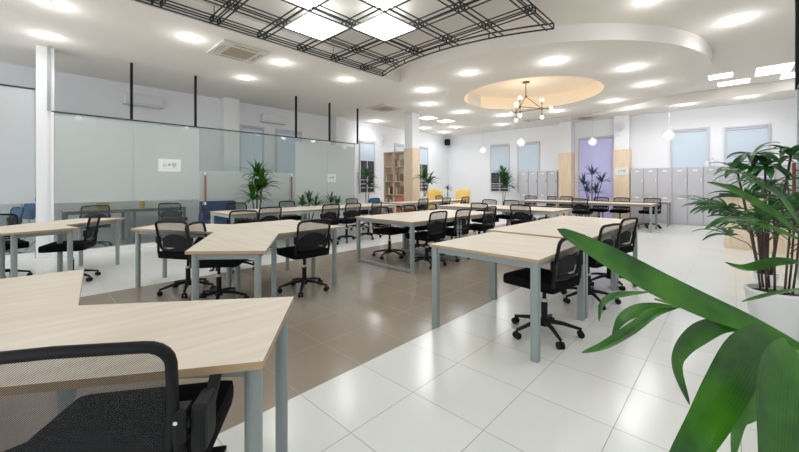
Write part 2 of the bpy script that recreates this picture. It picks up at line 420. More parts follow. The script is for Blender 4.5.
# ------------------------------------------------------------------ glass partition
t=thing('glass_partition','long frosted glass partition with black hanging poles behind the left desks','partition',(XG,0,0))
TH=.012
def pane(name,y0,y1,z0,z1,m,par,x0=0): return MB().bb(x0-TH/2,x0+TH/2,y0,y1,z0,z1).build(name,m,par)
gy=[.31,1.48,2.70]
for a,b in zip(gy,gy[1:]):
    p=pane('glass_pane',a+.004,b-.004,.09,2.6,GCLEAR,t)
    MB().bb(TH/2+.001,TH/2+.003,a+.004,b-.004,.97,2.56).build('frosted_film',GFROST,p)
for a,b in ((5.13,6.2),(6.2,7.28)):
    p=pane('glass_pane',a+.004,b-.004,.09,2.6,GCLEAR,t)
    MB().bb(TH/2+.001,TH/2+.003,a+.004,b-.004,.97,2.5).build('frosted_film',GFROST,p)
MB().bb(-.02,.02,.30,7.3,2.6,2.625).build('top_rail',mat('rail_grey',(.04,.045,.05),.4),t)
for y in [.27]+[on_x(u,XG) for u in (131.5,195.5,296,329.5,357.5)]:
    y0=y
    MB().bb(-.022,.022,y0-.022,y0+.022,2.625,ZL).build('hanging_pole',BLK if y!=.27 else STEEL,t)
for y in (.31,7.27): MB().bb(-.02,.02,y-.02,y+.02,.09,2.6).build('end_post',WHT,t)
# glass doors (two leaves with fixed sheet between)
dy=[(2.70,3.92,2.82,'frosted glass door with a brown bar handle nearer the paper notice'),(3.92,5.13,5.0,'frosted glass door with twin brown bar handles beyond the potted dracaena')]
for a,b,hy,lab in dy:
    d=thing('glass_door',lab,'glass door',(XG,0,0))
    p=pane('glass_pane',a+.006,b-.006,.095,2.595,GCLEAR,d)
    MB().bb(TH/2+.001,TH/2+.003,a+.006,b-.006,.92,1.62).build('frosted_film',GSEMI,p)
    for s in (-1,1):
        h=MB().cyl((s*.05,hy,.9),(s*.05,hy,1.52),.019).build('handle',HANDLE,d)
        MB().cyl((s*.05,hy,.84),(s*.05,hy,.9),.019).cyl((s*.05,hy,1.52),(s*.05,hy,1.58),.019).cyl((0,hy,.98),(s*.05,hy,.98),.01).cyl((0,hy,1.45),(s*.05,hy,1.45),.01).build('handle_end',CHROME,h)
# left glass beside pillar
t=thing('glass_partition','tall frosted glass panel left of the white pillar','partition',(-9.1,0,0))
p=pane('glass_pane',-1.9,.10,.09,3.0,GCLEAR,t); MB().bb(TH/2+.001,TH/2+.003,-1.9,.10,.97,3.0).build('frosted_film',glassmat('pale_film',.85,(.84,.87,.89)),p)
MB().bb(-.02,.02,-1.9,.10,3.0,3.03).build('top_rail',MATS['rail_grey'],t)
MB().bb(-.05,.05,-1.9,.10,0,.09).build('kerb',WHT,t)
# paper notice on the glass
def notice(name,label,loc,w,h,axis):
    t=thing(name,label,'notice',loc,rz=0 if axis=='x' else -PI/2)
    MB().bb(0,.002,-w/2,w/2,-h/2,h/2).build('paper',mat('paper',(.82,.85,.83),.8),t)
    g=MB()
    g.tube([(.003,-w*.22+.028*math.cos(a),.0+.028*math.sin(a)) for a in [2*PI*k/14 for k in range(14)]],.006,n=5,closed=True)
    g.bb(.002,.004,-w*.08,w*.05,-.01,.035).bb(.002,.004,w*.10,w*.30,.0,.045).bb(.002,.004,w*.12,w*.26,-.04,-.012).bb(.002,.004,-w*.3,w*.34,-.072,-.068).bb(.002,.004,-w*.3,w*.34,.062,.066)
    g.build('printed_marks',mat('ink_grey',(.42,.45,.40),.8),t)
notice('paper_notice','white paper notice stuck on the frosted glass partition',(XG+.012,2.12,1.72),.42,.27,'x')
xs=on_y(621.5,yp-.23)
notice('paper_notice','small white notice fixed to the wood clad wall pillar',(xs,YW-.413,1.78),.40,.26,'y')
notice('paper_notice','pale sticker on the far end of the frosted glass partition',(XG+.012,6.35,1.5),.30,.24,'x')
# right glass partition edge
t=thing('glass_partition','glass partition edge with black hanging pole at right frame side','partition',(.66,0,0))
pane('glass_pane',6.9,7.3,.02,2.62,GCLEAR,t)
MB().bb(-.012,.012,7.29,7.32,0,2.62).build('end_post',STEELL,t)
MB().bb(-.03,.03,7.27,7.33,2.62,ZH-.001).build('hanging_pole',BLK,t)
MB().bb(-.015,.015,6.9,7.3,2.62,2.65).build('top_rail',MATS['rail_grey'],t)
h=MB().cyl((-.05,7.18,1.1),(-.05,7.18,1.6),.02).cyl((0,7.18,1.2),(-.05,7.18,1.2),.01).cyl((0,7.18,1.5),(-.05,7.18,1.5),.01).build('handle',HANDLE,t)
# ------------------------------------------------------------------ lattice
def yarc(x): 
    r=4.37; d=x-DC[0]; return DC[1]-math.sqrt(max(0,r*r-d*d))
t=thing('ceiling_lattice','black metal ceiling lattice of doubled bars ending in a curve','ceiling lattice',(0,0,0))
lo,hi=ZL,3.86
bw=.0075; gap=.052
def rails(mb,a,b,axis):
    """ladder truss of four thin bars from a to b, axis x or y"""
    for o in (-gap,gap):
        for z in (lo+bw,hi):
            if axis=='y': mb.bb(a[0]+o-bw,a[0]+o+bw,a[1],b[1],z-bw,z+bw)
            else: mb.bb(a[0],b[0],a[1]+o-bw,a[1]+o+bw,z-bw,z+bw)
xsb=[-5.80,-5.085,-4.33,-3.57,-2.81,-2.06]
ysb=[-1.05,-.29,.47,1.23,1.98,2.72,3.47,4.21,4.97]
for x in xsb:
    mb=MB(); e=yarc(x)
    if x==-5.80 or x==-2.06:
        o=gap if x<-4 else -gap
        for q in (0,o*2):
            for z in (lo+bw,hi): mb.bb(x+q-bw,x+q+bw,-1.4,e,z-bw,z+bw)
    else: rails(mb,(x,-1.4),(x,e),'y')
    for y in ysb:
        if y<e:
            for o in (-gap,gap):
                for q in ((0,2*gap*(1 if x<-4 else -1)) if x in (-5.80,-2.06) else (-gap,gap)): mb.bb(x+q-.009,x+q+.009,y+o-.009,y+o+.009,lo,hi)
    mb.build('long_truss',BARS,t)
for y in ysb:
    # clip by the arc
    mb=MB()
    for o in (-gap,gap):
        yy=y+o; segs=[(-5.80,-2.06)]
        if yy>DC[1]-4.37:
            h=math.sqrt(4.37**2-(yy-DC[1])**2); segs=[(-5.80,DC[0]-h),(DC[0]+h,-2.06)]
        for a,b in segs:
            if b-a>.03:
                for z in (lo+bw,hi): mb.bb(a,b,yy-bw,yy+bw,z-bw,z+bw)
    mb.build('cross_truss',BARS,t)
ap=[(x,yarc(x)) for x in [-5.80+3.74*i/28 for i in range(29)]]
mb=MB()
for z in (lo+bw,hi): mb.tube([(x,y,z) for x,y in ap],.013,n=6)
for x,y in ap[::7]: mb.cyl((x,y,lo),(x,y,hi),.011,n=6)
mb.build('curved_rim',BARS,t)
mb=MB()
for x in (-5.80,-4.33,-2.81,-2.06):
    for y in (-.29,1.98,4.21): mb.cyl((x,y,hi),(x,y,ZH),.006,n=6)
mb.build('hanger',BARS,t)
cells=[(-4.71,3.095,'leftmost of the four square ceiling panels'),(-3.95,3.84,'square ceiling panel nearest the curved end of the lattice'),(-3.19,3.095,'rightmost of the four square ceiling panels'),(-3.95,2.35,'square ceiling panel nearest the camera in the lattice')]
for x,y,lab in cells:
    k=thing('ceiling_panel_light','glowing white light, '+lab,'ceiling light',(x,y,0),group='square light panels in the ceiling lattice')
    MB().bb(-.34,.34,-.34,.34,lo-.022,lo-.012).build('diffuser',PANELM,k)
    f=MB().bb(-.35,.35,-.35,-.34,lo-.022,lo-.002).bb(-.35,.35,.34,.35,lo-.022,lo-.002).bb(-.35,-.34,-.34,.34,lo-.022,lo-.002).bb(.34,.35,-.34,.34,lo-.022,lo-.002).bb(-.35,.35,-.35,.35,lo-.012,lo-.002)
    f.build('frame',TRIMW,k)
    MB().cyl((-.2,0,lo-.003),(-.2,0,ZH),.005,n=6).cyl((.2,0,lo-.003),(.2,0,ZH),.005,n=6).build('hanger',TRIMW,k)
for x,y,lab in cells:
    l=bpy.data.lights.new('lattice_fill','POINT'); l.energy=5; l.shadow_soft_size=.15; l.color=(.95,1,1)  # added fill lamp, lightens the high ceiling above the lattice
    o=bpy.data.objects.new('lattice_fill',l); o.location=(x,y,ZH-.13); col.objects.link(o)
# ------------------------------------------------------------------ far flat ceiling panels (flush)
def flat_panel(x,y,w,d,z,lab,rz=0):
    k=thing('ceiling_panel_light',lab,'ceiling light',(x,y,z),rz,group='flush rectangular ceiling lights')
    MB().bb(-w/2,w/2,-d/2,d/2,-.012,-.004).build('diffuser',mat('led_panel_far',(1,1,1),.5,emit=(1,1,1),es=2.2),k)
    MB().bb(-w/2-.02,w/2+.02,-d/2-.02,d/2+.02,-.004,0).build('frame',TRIMW,k)
flat_panel(-.22,12.1,.45,.5,ZH,'flush ceiling light, leftmost of the cluster at right')
flat_panel(.02,13.1,.62,.5,ZH,'flush ceiling light, lowest of the cluster at right')
flat_panel(.72,12.3,.6,.9,ZH,'flush ceiling light nearest the right glass partition')
flat_panel(1.15,13.2,.5,.6,ZH,'flush ceiling light partly hidden behind the black pole at right')
flat_panel(-8.2,10.2,.5,.5,ZL,'flush ceiling light above the bookshelf')
flat_panel(-8.1,11.2,.5,.5,ZL,'flush ceiling light beyond the bookshelf')
# ------------------------------------------------------------------ downlights
DL=[(-6.72,.26),(-8.26,.23),(-6.62,1.89),(-8.18,3.48),(-6.63,3.53),(-6.59,5.15),(-6.9,7.14-.1),(-5.15,6.75),(-6.76,8.45),(-6.7,10.12),(-10.07,9.32),(-9.79,11.92),(-8.62,12.65),(-9.86,13.48),(-2.59,7.22),(-1.55,8.74),(-1.51,10.46),(-2.58,11.87),(-2.42,13.33),(-4.28,12.22),(-5.89,11.63),(-6.87,13.4),(-1.07,13.9),(.29,13.9)]
DL[6]=(-5.82,7.14); DL[7]=(-4.23,6.71)
DLH=[(.04,8.15),(-.9,6.38),(-.4,3.6),(1.2,5.2),(-1.2,.6),(1.2,1.4)]
DLN=['nearest the camera at the top left','at the top of the left hanging pole','left of the near ceiling air conditioner','above the second hanging pole','right of the near ceiling air conditioner','below the left corner of the lattice',
'on the left part of the round drop','close to the curved lattice tip','over the bookshelf side, just left of the drop','left of the warm round recess','above the dark left windows','beyond the wood clad bookshelf pillar','near the far wall left of the speaker','in the far left corner',
'on the round drop right of the chandelier','on the right part of the round drop','at the right rim of the round drop','before the lavender blind','above the right wood clad pillar','beyond the chandelier, right one','beyond the chandelier, left one','above the far dark window','above the right lockers','above the rightmost blind',
'alone on the high ceiling at upper right','on the high ceiling at the top edge','above the nearest right desk','above the tall palm','overhead behind the lattice','overhead above the foreground palm']
dlproto=None
for i,(x,y,z) in enumerate([(a,b,ZL) for a,b in DL]+[(a,b,ZH) for a,b in DLH]):
    if i==0:
        dlproto=thing('ceiling_downlight','x','downlight')
        ringslab(MB(),(0,0),.085,.105,-.012,0,n=24).build('trim_ring',TRIMW,dlproto)
        MB().cyl((0,0,-.010),(0,0,-.002),.085,n=24).build('lens',LEDM,dlproto)
    zz=z-(.002 if z==ZL else 0)
    place(dlproto,i>0,(x,y,zz),0,'round glowing ceiling downlight '+DLN[i],'downlight','recessed ceiling downlights')
    cl=(1,.985,.96) if x<-3 and y<6 else (.95,.97,1)
    wk=1.4 if y>12 else (1.65 if y>7 else 1)
    l=bpy.data.lights.new('downlight_lamp','SPOT'); l.energy=31*wk; l.spot_size=R(168); l.spot_blend=.8; l.shadow_soft_size=.22; l.color=cl
    lo_=bpy.data.objects.new('downlight_lamp',l); lo_.location=(x,y,z-.04); col.objects.link(lo_)
    l=bpy.data.lights.new('downlight_halo_fill','POINT'); l.energy=3.2*wk; l.shadow_soft_size=.12; l.color=cl  # added point lamp, brightens the ceiling to imitate a bloom halo
    lo_=bpy.data.objects.new('downlight_halo_fill',l); lo_.location=(x,y,z-.14); col.objects.link(lo_)
# ------------------------------------------------------------------ cassettes, wall units
def cassette(x,y,s,lab):
    k=thing('air_vent',lab,'air conditioner',(x,y,ZL-.003))
    MB().bb(-s/2,s/2,-s/2,s/2,-.03,0,bev=.008).build('frame',mat('ac_beige',(.70,.66,.60),.6),k)
    g=MB(); g.bb(-s*.27,s*.27,-s*.27,s*.27,-.036,-.029)
    g.build('grille',mat('ac_grille',(.42,.34,.25),.7,noise=.15,nscale=60),k)
    for a in range(4):
        MB().box((math.cos(a*PI/2)*s*.4,math.sin(a*PI/2)*s*.4,-.031),(.05,s*.5,.006),rz=a*PI/2).build('air_slot',mat('slot_dark',(.12,.11,.10),.6),k)
        MB().box((math.cos(a*PI/2)*s*.4,math.sin(a*PI/2)*s*.4,-.036),(.022,s*.5,.006),rz=a*PI/2).build('louvre',MATS['ac_beige'],k)
cassette(-6.66,2.70,.84,'square ceiling air conditioner beside the lattice')
cassette(-8.12,7.88,.84,'square ceiling air conditioner farther along by the last hanging pole')
k=thing('air_vent','round ceiling air vent above the lavender blind','air vent',(-3.92,14.05,ZL-.003))
MB().cyl((0,0,-.03),(0,0,0),.48,n=32).build('frame',MATS['ac_beige'],k)
ringslab(MB(),(0,0),.3,.4,-.036,-.028,n=32).build('air_slot',FRM,k)
MB().cyl((0,0,-.04),(0,0,-.028),.26,n=32).build('grille',MATS['ac_grille'],k)
def wallac(y,lab):
    k=thing('wall_air_conditioner',lab,'air conditioner',(XW,y,3.38))
    MB().bb(.002,.22,-.4,.4,-.14,.14,bev=.03).build('casing',mat('ac_white',(.74,.75,.75),.5),k)
    MB().bb(.19,.223,-.36,.36,-.12,-.085).build('louvre',MATS['rail_grey'] if 0 else FRM,k)
wallac(1.98,'white wall air conditioner seen above the near glass partition')
wallac(5.38,'white wall air conditioner above the glass doors')
# ------------------------------------------------------------------ chandelier + pendants
k=thing('chandelier','brass branching chandelier with glowing bulbs under the warm round recess','chandelier',(-4.16,9.5,0))
MB().cyl((0,0,ZT-.115),(0,0,ZT-.09),.10).build('ceiling_plate',BRASS,k)
MB().cyl((0,0,3.74),(0,0,ZT-.11),.011).sph((0,0,3.74),.035).build('stem',BRASS,k)
J=[]; fr=MB()
for i in range(3):
    a=R(43+90+20+120*i); J.append(Vector((.42*math.cos(a),.42*math.sin(a),3.39)))
for i in range(3):
    fr.cyl((0,0,3.74),J[i],.008); fr.cyl(J[i],J[(i+1)%3],.009); fr.sph(J[i],.032)
fr.build('frame',BRASS,k)
for j in J:
    out=Vector((j.x,j.y,0)).normalized()
    for d in (Vector((0,0,1)),Vector((0,0,-1)),out):
        br=MB().cyl(j,j+d*.17,.009).cyl(j+d*.14,j+d*.19,.018).build('branch',BRASS,k)
        MB().sph(j+d*.235,.05).build('bulb',BULB,br,smooth=True)
GLOBE=mat('clear_globe',(.95,.97,1),.05,alpha=.45,emit=(1,1,1),es=.15)
def pendant(x,y,zb,lab,rg=.14):
    k=thing('pendant_lamp',lab,'pendant lamp',(x,y,0),group='glass globe pendants near the far wall')
    MB().cyl((0,0,ZL-.03),(0,0,ZL-.001),.06).build('ceiling_plate',TRIMW,k)
    MB().cyl((0,0,zb+rg),(0,0,ZL-.02),.008,n=6).build('cord',FRM,k)
    MB().sph((0,0,zb),rg,n=20).build('globe',GLOBE,k,smooth=True)
    MB().sph((0,0,zb),.04).cyl((0,0,zb+.05),(0,0,zb+rg),.02).build('bulb',mat('pendant_bulb',(1,1,1),.4,emit=(1,1,1),es=2.5),k,smooth=True)
for u,y,zb,lab in ((592.5,13.9,2.82,'clear globe pendant hanging before the lavender blind'),(669,13.9,2.86,'clear globe pendant left of the right window above the lockers'),(483,13.9,2.8,'clear globe pendant left of the far dark window'),(521,12.6,2.85,'clear globe pendant beneath the chandelier toward the far wall')):
    pendant(on_y(u,y),y,zb,lab)
def wallfan(loc,face,lab):
    k=thing('wall_fan',lab,'fan',loc,face)
    g=MB()
    for r in (.16,.11,.06): g.tube([(.16,r*math.cos(2*PI*q/20),r*math.sin(2*PI*q/20)) for q in range(20)],.006,n=4,closed=True)
    for q in range(10): g.cyl((.16,0,0),(.16,.16*math.cos(2*PI*q/10),.16*math.sin(2*PI*q/10)),.003,n=4)
    g.build('cage',FRM,k)
    b=MB()
    for q in range(3): b.box((.13,.07*math.cos(2*PI*q/3),.07*math.sin(2*PI*q/3)),(.008,.13,.06),rx=2*PI*q/3)
    b.build('blade',WHT,k)
    MB().cyl((.04,0,0),(.12,0,0),.05).cyl((.07,0,-.02),(.05,0,-.2),.015).bb(0,.07,-.04,.04,-.28,-.18).build('motor',WHT,k)
wallfan((on_y(620,yp-.2),YW-.39,3.35),-PI/2,'white wall fan on the pillar above its wood cladding')
wallfan((XW+.001,on_x(381,XW),3.2),0,'white wall fan on the left wall by the bookshelf')
tag(MB().box((XW+.16,14.7,3.45),(.2,.2,.3),bev=.01).build('wall_speaker',BLK),'small black speaker high in the far left corner','speaker')
# ------------------------------------------------------------------ lockers
lw=.385
def make_locker():
    t=thing('locker','x','locker')
    MB().bb(-lw/2,lw/2,0,.38,0,1.86).build('cabinet',LOCK,t)
    for z0,z1 in ((.06,.93),(.95,1.83)):
        d=MB().bb(-lw/2+.008,lw/2-.008,-.018,0,z0,z1,bev=.003).build('door',LOCK,t)
        MB().bb(-.06,.06,-.021,-.018,z1-.10,z1-.05).build('name_label',WHT,d)
        MB().bb(lw/2-.06,lw/2-.035,-.035,-.018,z0+.45,z0+.55).build('handle',CHROME,d)
        g=MB()
        for q in range(3): g.bb(-.07,.07,-.0195,-.018,z0+.10+q*.03,z0+.108+q*.03)
        g.build('vent_slot',FRM,d)
    return t
ORD=['first','second','third','fourth','fifth','sixth','seventh','eighth','ninth','tenth']
lk=make_locker(); used=False
xa=on_y(630.5,YW-.4)
for i in range(10):
    place(lk,used,(xa+lw/2+i*(lw+.004),YW-.4,0),0,'grey steel locker, '+ORD[i]+' from the wood clad pillar in the long right row','locker','grey lockers right of the wood clad pillar'); used=True
x0,x1=on_y(519.5,YW-.4),on_y(557.5,YW-.4)
n=int((x1-x0)/(lw+.004))
for i in range(n):
    place(lk,True,(x0+lw/2+i*(x1-x0)/n,YW-.4,0),0,'grey steel locker, '+ORD[i]+' from the left in the row left of the wood clad pillar','locker','grey lockers left of the wood clad pillar')
for i,dx in enumerate((2.02,2.16)):
    k=thing('spray_bottle','small white bottle standing on top of the right lockers, '+('left' if i==0 else 'right')+' one of two','bottle',(xa+dx,YW-.2,1.86))
    MB().lathe([(.045,0),(.05,.03),(.05,.14+.03*i),(.02,.19+.03*i),(.018,.21+.03*i)]).build('body',POT,k,smooth=True)
    MB().cyl((0,0,.2+.03*i),(0,0,.24+.03*i),.025).build('cap',FRM,k)
# ------------------------------------------------------------------ reception counter
k=thing('reception_counter','wood front counter with black top behind the tall palm','counter',(0,0,0))
MB().bb(-.12,2.2,9.9,10.5,0,1.08).build('body',LWOOD,k)
MB().bb(-.2,2.25,9.8,10.55,1.08,1.13,bev=.008).build('worktop',COUNTER,k)
MB().bb(-.1,2.2,9.905,9.91,0,.1).build('kick_board',FRM,k)
k=thing('desk_screen','small computer screen with pale blue display on the black counter','monitor',(.42,10.1,1.13))
MB().bb(-.16,.16,-.015,.015,.06,.34,bev=.005).build('casing',WHT,k)
MB().bb(-.14,.14,-.018,-.015,.09,.32).build('display',mat('screen_blue',(.2,.3,.45),.2,emit=(.4,.55,.8),es=.4),k)
MB().cyl((0,0,0),(0,0,.07),.02).bb(-.09,.09,-.06,.06,0,.012).build('stand',FRM,k)
# ------------------------------------------------------------------ bookshelf
k=thing('bookshelf','tall open pale wood bookshelf beside the wood clad pillar','bookshelf',(-8.35,9.35,0))
sw,sd,sh=1.15,.32,2.5
mb=MB()
mb.bb(-sw,-sw+.04,-sd/2,sd/2,0,sh); mb.bb(-.04,0,-sd/2,sd/2,0,sh); mb.bb(-sw,0,-sd/2,sd/2,sh-.04,sh)
mb.bb(-sw/2-.1,-sw/2-.06,-sd/2,sd/2,.04,sh-.04)
mb.build('side_panel',LWOOD,k)
zs=[.05,.5,.95,1.42,1.95]
for z in zs: MB().bb(-sw+.04,-.04,-sd/2,sd/2,z-.03,z).build('shelf',LWOOD,k)
MB().bb(-sw+.04,-.04,sd/2-.01,sd/2,.02,sh-.04).build('back_panel',mat('pale_back',(.86,.80,.72),.7),k)
rnd=random.Random(3)
bookc=[mat('book_yellow',(.7,.5,.08),.6),mat('book_green',(.12,.3,.12),.6),mat('book_white',(.8,.8,.78),.6),mat('book_red',(.62,.36,.28),.6),mat('book_dark',(.16,.13,.12),.6)]
cn=['yellow','green','white','red','dark']
for zi,z in enumerate(zs):
    for cell,(a,b) in enumerate(((-sw+.07,-sw/2-.12),(-sw/2-.04,-.07))):
        if (zi,cell) in ((4,0),): continue
        x=a+rnd.random()*.05; hmax=(zs[zi+1] if zi<4 else sh)-z-.1
        ci=rnd.randrange(5); cnt=rnd.randint(3,6)
        for q in range(cnt):
            w=.03+rnd.random()*.03; h=min(hmax,.20+rnd.random()*.1)
            if x+w>b: break
            c=(ci+q*2)%5
            tag(MB().bb(-8.35+x,-8.35+x+w-.002,9.35-.13,9.35+.08,z,z+h,bev=.003).build('book',bookc[c]),'%s spined book, %s from the left, %s column, %s shelf from the bottom'%(cn[c],ORD[q],('left','right')[cell],ORD[zi]),'book','%s books on the bookshelf'%cn[c])
            x+=w
# ------------------------------------------------------------------ desks
TZ=.76
def rot(p,th): return (p[0]*math.cos(th)-p[1]*math.sin(th),p[0]*math.sin(th)+p[1]*math.cos(th))
def bent_desk(origin,th,mirror,label,sl=.90,wl=1.07,group=None,tip=(-.45,-.47)):
    """half of a Y cluster: one straight wing (half) and one wing bent off at 120 degrees"""
    m=-1 if mirror else 1
    u=(math.cos(R(-33)),math.sin(R(-33)))
    poly=[(0,0),(.66+u[0]*wl+tip[0],.45+u[1]*wl+tip[1]),(.66+u[0]*wl,.45+u[1]*wl),(.66,.45),(.66,.45+sl),(.004,.45+sl)]
    poly=[(x*m,y) for x,y in poly]
    t=thing('bent_desk',label,'desk',(origin[0],origin[1],0),th,group)
    mb=MB().prism(poly,TZ-.025,TZ); mb.build('desktop',WOOD,t,edge_mat=EDGE)
    def L(x,y,q=.028): 
        MB().cyl((x*m,y,0),(x*m,y,TZ-.03),q,n=18).build('leg',STEEL,t,smooth=False)
    tipa=Vector(poly[1]); tipb=Vector(poly[2]); 
    inn=lambda a,f: (a[0]*m,a[1])
    A=Vector((.66+u[0]*wl+tip[0],.45+u[1]*wl+tip[1])); B=Vector((.66+u[0]*wl,.45+u[1]*wl)); back=Vector((-u[0],-u[1]))
    AB=(B-A).normalized()
    for p in (A+back*.045+AB*.07, B+back*.045-AB*.07, Vector((.60,.45+sl-.09)), Vector((.11,.45+sl-.09)), Vector((.13,.22)), Vector((.62,.42))): L(p.x,p.y)
    f=MB(); zz=TZ-.052
    def rail(p,q):
        p,q=Vector((p.x*m,p.y)),Vector((q.x*m,q.y)); d=q-p
        f.box(((p.x+q.x)/2,(p.y+q.y)/2,zz),(d.length,.025,.045),rz=math.atan2(d.y,d.x))
    p1,p2=A+back*.045+AB*.07,B+back*.045-AB*.07
    rail(p1,p2); rail(p1,Vector((.13,.22))); rail(p2,Vector((.62,.42))); rail(Vector((.62,.42)),Vector((.60,.45+sl-.09))); rail(Vector((.60,.45+sl-.09)),Vector((.11,.45+sl-.09)))
    f.build('under_frame',STEEL,t)
    return t
def cluster(notch,th,right,labs,sl=.9,wl=1.07,wl2=None,tip=(-.45,-.47)):
    """notch = world position of the right (or left) inner notch"""
    n=rot((.66 if right else -.66,.45),th); o=(notch[0]-n[0],notch[1]-n[1])
    bent_desk(o,th,False,labs[0],sl,wl,tip=tip); bent_desk(o,th,True,labs[1],sl,wl2 or wl,tip=tip)
cluster((-3.69,1.93),0,True,('bent birch desk with round grey legs whose wing points to the camera, centre left','bent birch desk in the centre left cluster whose wing points left'),wl=1.05)
cluster((-2.16,.16),R(84),True,('large bent birch desk in the left foreground','bent birch desk beside the left foreground one, mostly out of frame'),wl=.95,tip=(-.34,-.54))
cluster((-6.54,.35),R(-78),False,('bent birch desk at the left edge reaching out of frame','bent birch desk at left whose far wing reaches toward the glass doors'),sl=.50,wl=1.07)
def rect_desk(x0,x1,y0,y1,label,group=None,leg=.055,m=STEEL,z=TZ,frame='x',foot=False,rz=0):
    t=thing('rectangular_desk',label,'desk',((x0+x1)/2,(y0+y1)/2,0),rz,group); w,d=(x1-x0)/2,(y1-y0)/2
    MB().bb(-w,w,-d,d,z-.025,z,bev=.002).build('desktop',WOOD,t,edge_mat=EDGE)
    e=.035+leg/2-.02
    for sx in (-1,1):
        for sy in (-1,1):
            MB().bb(sx*(w-e)-leg/2,sx*(w-e)+leg/2,sy*(d-e)-leg/2,sy*(d-e)+leg/2,0,z-.026,bev=.003).build('leg',m,t)
    f=MB(); zz=z-.052
    for s in (-1,1):
        f.box((0,s*(d-e),zz),(2*(w-e),.03,.045)); f.box((s*(w-e),0,zz),(.03,2*(d-e),.045))
        if foot: MB().box((0,s*(d-e),.03),(2*(w-e)-leg,.035,.035)).build('foot_rail',m,t)
    f.build('under_frame',m,t)
    return t
rect_desk(-2.03,-1.02,2.55,3.72,'nearest birch desk with square grey legs, right of centre')
rect_desk(-2.10,-1.02,3.73,5.02,'second birch desk behind the nearest one, right of centre',z=.775)
rect_desk(-2.10,-1.02,5.03,6.32,'third birch desk in the right row, farthest from the camera',z=.775)
rect_desk(-4.68,-3.38,3.85,5.08,'birch desk with a closed square foot frame in the middle row, nearest',foot=True,leg=.05)
rect_desk(-4.68,-3.38,5.09,6.35,'birch desk in the middle row behind the closed foot frame one',foot=True,leg=.05)
rect_desk(-7.72,-6.62,2.55,4.70,'long birch desk beside the glass partition, nearer one',m=STEELL,leg=.05)
rect_desk(-7.72,-6.62,4.71,6.9,'long birch desk beside the glass partition, farther one',m=STEELL,leg=.05)
rect_desk(-5.6,-4.13,7.35,8.55,'birch desk in the far middle row, left one',m=STEELL,leg=.06)
rect_desk(-4.12,-2.65,7.35,8.55,'birch desk in the far middle row, right one',m=STEELL,leg=.06)
rect_desk(-7.7,-6.9,7.4,9.1,'narrow birch desk before the bookshelf',m=STEELL)
rect_desk(-7.7,-6.9,9.11,10.8,'narrow birch desk beyond the bookshelf with plants',m=STEELL)
rect_desk(-5.3,-3.45,11.6,12.6,'far birch desk before the wood clad pillars, left one',m=STEEL)
rect_desk(-3.44,-1.57,11.6,12.6,'far birch desk before the lockers, right one',m=STEEL)
rect_desk(-3.4,-1.42,13.55,14.15,'farthest slim desk standing against the lockers side',m=STEEL,leg=.04)
rect_desk(-10.5,-9.75,.5,1.6,'desk behind the frosted glass partition, nearer one',m=STEEL)
rect_desk(-10.5,-9.75,1.62,2.7,'desk behind the frosted glass partition with yellow bottle',m=STEEL)
